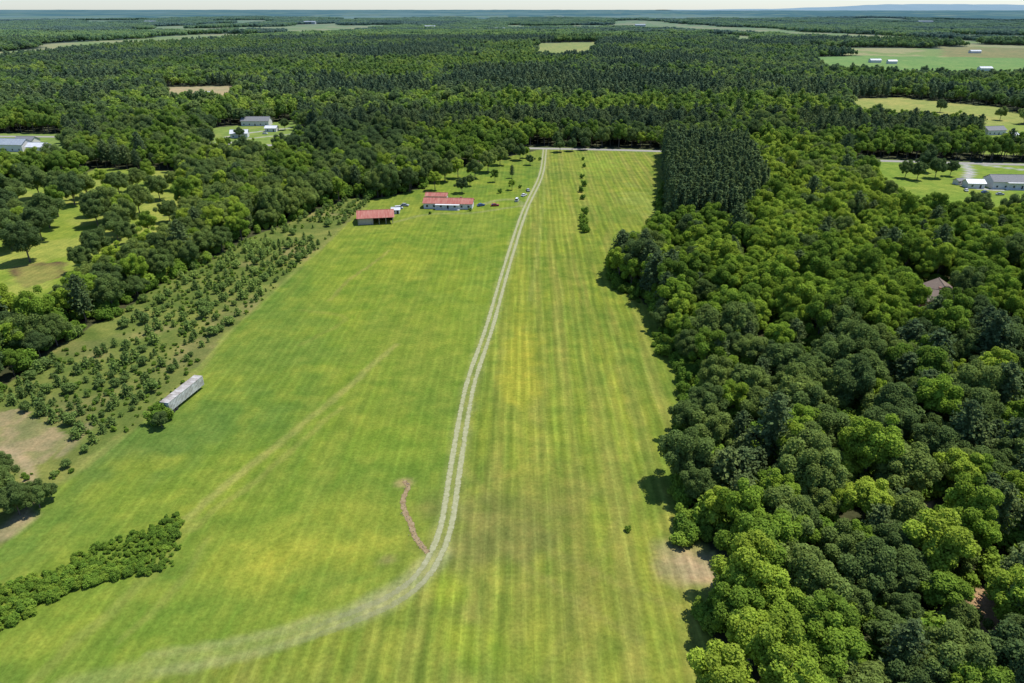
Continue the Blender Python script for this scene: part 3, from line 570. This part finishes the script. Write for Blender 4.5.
# ------------------------------------------------------------------ trailer
TRW=plain("weathered_white_paint",(.34,.32,.28),(.7,.7,.67),.55,.6); TRR=plain("weathered_trailer_roof",(.2,.16,.12),(.6,.58,.54),.5,.7,stretch=(1,.5,1)); RUB=plain("rubber",(.02,.02,.02),(.035,.035,.035),2,.9); STEEL=plain("rusty_steel",(.12,.08,.06),(.2,.17,.15),2,.7)
def wheel(mb,x,y,r,w,mi):
    k=18; an=np.arange(k)*2*math.pi/k
    V=[(x+r*math.cos(t),y-w/2,r+r*math.sin(t)) for t in an]+[(x+r*math.cos(t),y+w/2,r+r*math.sin(t)) for t in an]
    mb.add(V,[[i,(i+1)%k,k+(i+1)%k,k+i] for i in range(k)]+[list(range(k))[::-1],list(range(k,2*k))],mi,.5)
def trailer():
    a=np.array(P(168,414));b=np.array(P(200,388)); c=(a+b)/2; ang=math.atan2(*(b-a)[::-1]); Lt=15.5
    e=bpy.data.objects.new("semi_trailer",None); scene.collection.objects.link(e); e.location=(c[0],c[1],0); e.rotation_euler=(0,0,ang)
    mb=MB(); mb.box((0,0,2.5),(Lt,2.6,2.75)); 
    for i in range(26):
        xx=-Lt/2+.35+i*(Lt-.7)/25
        for s in (-1,1): mb.box((xx,s*1.33,2.5),(.08,.06,2.6))
    child(mb.mesh("tb",[TRW]),"body",e)
    mb=MB(); mb.box((0,0,3.93),(Lt+.04,2.5,.08))
    for i in range(13): mb.box((-Lt/2+.6+i*(Lt-1.2)/12,0,3.985),(.1,2.4,.03))
    for s in (-1,1): mb.box((0,s*1.3,3.93),(Lt+.04,.09,.14))
    child(mb.mesh("tr",[TRR]),"roof",e)
    mb=MB()
    for s in (-.5,.5): mb.box((0,s,.98),(Lt-.4,.12,.28))
    mb.box((-Lt/2+.15,0,.62),(.12,2.3,.12)); mb.box((-Lt/2+.2,.8,.85),(.1,.1,.4)); mb.box((-Lt/2+.2,-.8,.85),(.1,.1,.4))
    for s in (-.85,.85): mb.box((Lt/2-2.8,s,.55),(.14,.14,1.1))
    for s in (-1,1):
        for z in (1.3,2.4,3.6): mb.box((-Lt/2-.03,s*.65,z),(.05,1.15,.05))
        mb.box((-Lt/2-.04,s*.1,2.5),(.06,.05,2.5))
    child(mb.mesh("tc",[STEEL]),"chassis",e)
    mb=MB()
    for xx in (-Lt/2+1.6,-Lt/2+2.9):
        for s in (-1,1): wheel(mb,xx,s*1.02,.5,.5,0)
    child(mb.mesh("tw",[RUB]),"wheels",e)
trailer()
# ------------------------------------------------------------------ cars
def car(u,v,yaw,cm,kind="parked_car",van=False):
    a,b=P(u,v); e=bpy.data.objects.new(kind,None); scene.collection.objects.link(e); e.location=(a,b,.02); e.rotation_euler=(0,0,math.radians(yaw))
    lo=[(-2.3,.35),(2.25,.35),(2.3,.7),(2.1,.88),(1.1,1.0),(-1.9,1.02),(-2.3,.9)]
    up=[(1.05,.99),(.35,1.48),(-1.35,1.5),(-1.95,1.01)] if not van else [(1.5,.98),(.9,1.85),(-2.2,1.88),(-2.28,.98)]
    def ext(pr,w0,w1):
        n=len(pr); mb=MB(); zs=[p[1] for p in pr]; z0,z1=min(zs),max(zs)
        W=[w0+(w1-w0)*(p[1]-z0)/(z1-z0) for p in pr]
        V=[(p[0],-w,p[1]) for p,w in zip(pr,W)]+[(p[0],w,p[1]) for p,w in zip(pr,W)]
        mb.add(V,[[i,(i+1)%n,n+(i+1)%n,n+i] for i in range(n)]+[list(range(n))[::-1],list(range(n,2*n))],0,.5); return mb
    child(ext(lo,.9,.86).mesh("cb",[cm]),"body",e); child(ext(up,.82,.62).mesh("cg",[GLASS]),"windows",e)
    zt=max(p[1] for p in up); mb=MB(); mb.box(((up[1][0]+up[2][0])/2,0,zt+.03),(abs(up[1][0]-up[2][0])+.1,1.3,.06)); child(mb.mesh("cr",[cm]),"roof",e)
    mb=MB()
    for xx in (-1.45,1.4):
        for s in (-1,1): wheel(mb,xx,s*.83,.34,.22,0)
    child(mb.mesh("cw",[RUB]),"wheels",e)
CW=plain("white_car_paint",(.7,.7,.7),(.78,.78,.78),.5,.3); CB=plain("blue_car_paint",(.05,.1,.25),(.06,.12,.28),.5,.3); CR=plain("red_car_paint",(.35,.03,.02),(.4,.05,.04),.5,.3); CS=plain("silver_car_paint",(.4,.41,.42),(.45,.46,.47),.5,.3)
for c in [(399,209,20,CW,"parked_van",True),(405,206,-10,CS),(481,206,30,CB),(517,201,80,CW,"parked_van",True),(524,196,60,CW),(528,191,100,CS),(495,206,10,CR),(966,191,70,CW),(1000,195,0,CS),(985,193,10,CB),(265,134,0,CW),(30,157,0,CW)]: car(*c)
# ------------------------------------------------------------------ mountains on the skyline
mm,nt,o=mat("distant_mountain"); d=N(nt,"ShaderNodeBsdfDiffuse"); g=N(nt,"ShaderNodeNewGeometry"); c=MIX(nt,NOISE(nt,g.outputs['Position'],.0008,4),(.17,.26,.31),(.22,.31,.36)); L(nt,c,d.inputs[0]); L(nt,d.outputs[0],o.inputs[0])  # blue of the distance haze painted into the mountain colour
xs=np.linspace(10000,60000,260); ys=np.linspace(0,1,14); V=[];Fc=[]
prof=(fbm(xs,xs*0,6000,4,3))*520*sst(12000,24000,xs)+40
for j,t in enumerate(ys):
    for i,xx in enumerate(xs):
        V.append((xx,46000+t*9000,prof[i]*math.sin(math.pi*t)*(.8+.4*float(fbm(np.array([xx]),np.array([t*9000.]),2500,3,6)[0]))-8))
for j in range(13):
    for i in range(259): Fc.append([j*260+i,j*260+i+1,(j+1)*260+i+1,(j+1)*260+i])
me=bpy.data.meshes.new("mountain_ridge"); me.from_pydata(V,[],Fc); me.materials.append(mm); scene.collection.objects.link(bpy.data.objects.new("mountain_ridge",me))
# ------------------------------------------------------------------ light
AZ=math.radians(64); EL=math.radians(65)
w=bpy.data.worlds.new("World"); scene.world=w; w.use_nodes=True; nt=w.node_tree; bg=nt.nodes["Background"]; sk=nt.nodes.new("ShaderNodeTexSky"); sk.sky_type='NISHITA'; sk.sun_disc=False; sk.sun_elevation=EL; sk.sun_rotation=AZ; sk.altitude=300; sk.air_density=1; sk.dust_density=.3; sk.ozone_density=2
tint=MIX(nt,1.,sk.outputs[0],(.80,.90,1.12),'MULTIPLY')
nt.links.new(tint,bg.inputs[0]); bg.inputs[1].default_value=.145
sl=bpy.data.lights.new("sun",'SUN'); sl.energy=5.; sl.angle=math.radians(.5); sl.color=(1,.96,.88); so=bpy.data.objects.new("sun",sl); scene.collection.objects.link(so); so.location=(0,0,300)
so.rotation_euler=Vector((math.sin(AZ)*math.cos(EL),math.cos(AZ)*math.cos(EL),math.sin(EL))).to_track_quat('Z','Y').to_euler()
scene.view_settings.view_transform='Standard'; scene.view_settings.look='None'; scene.view_settings.exposure=0
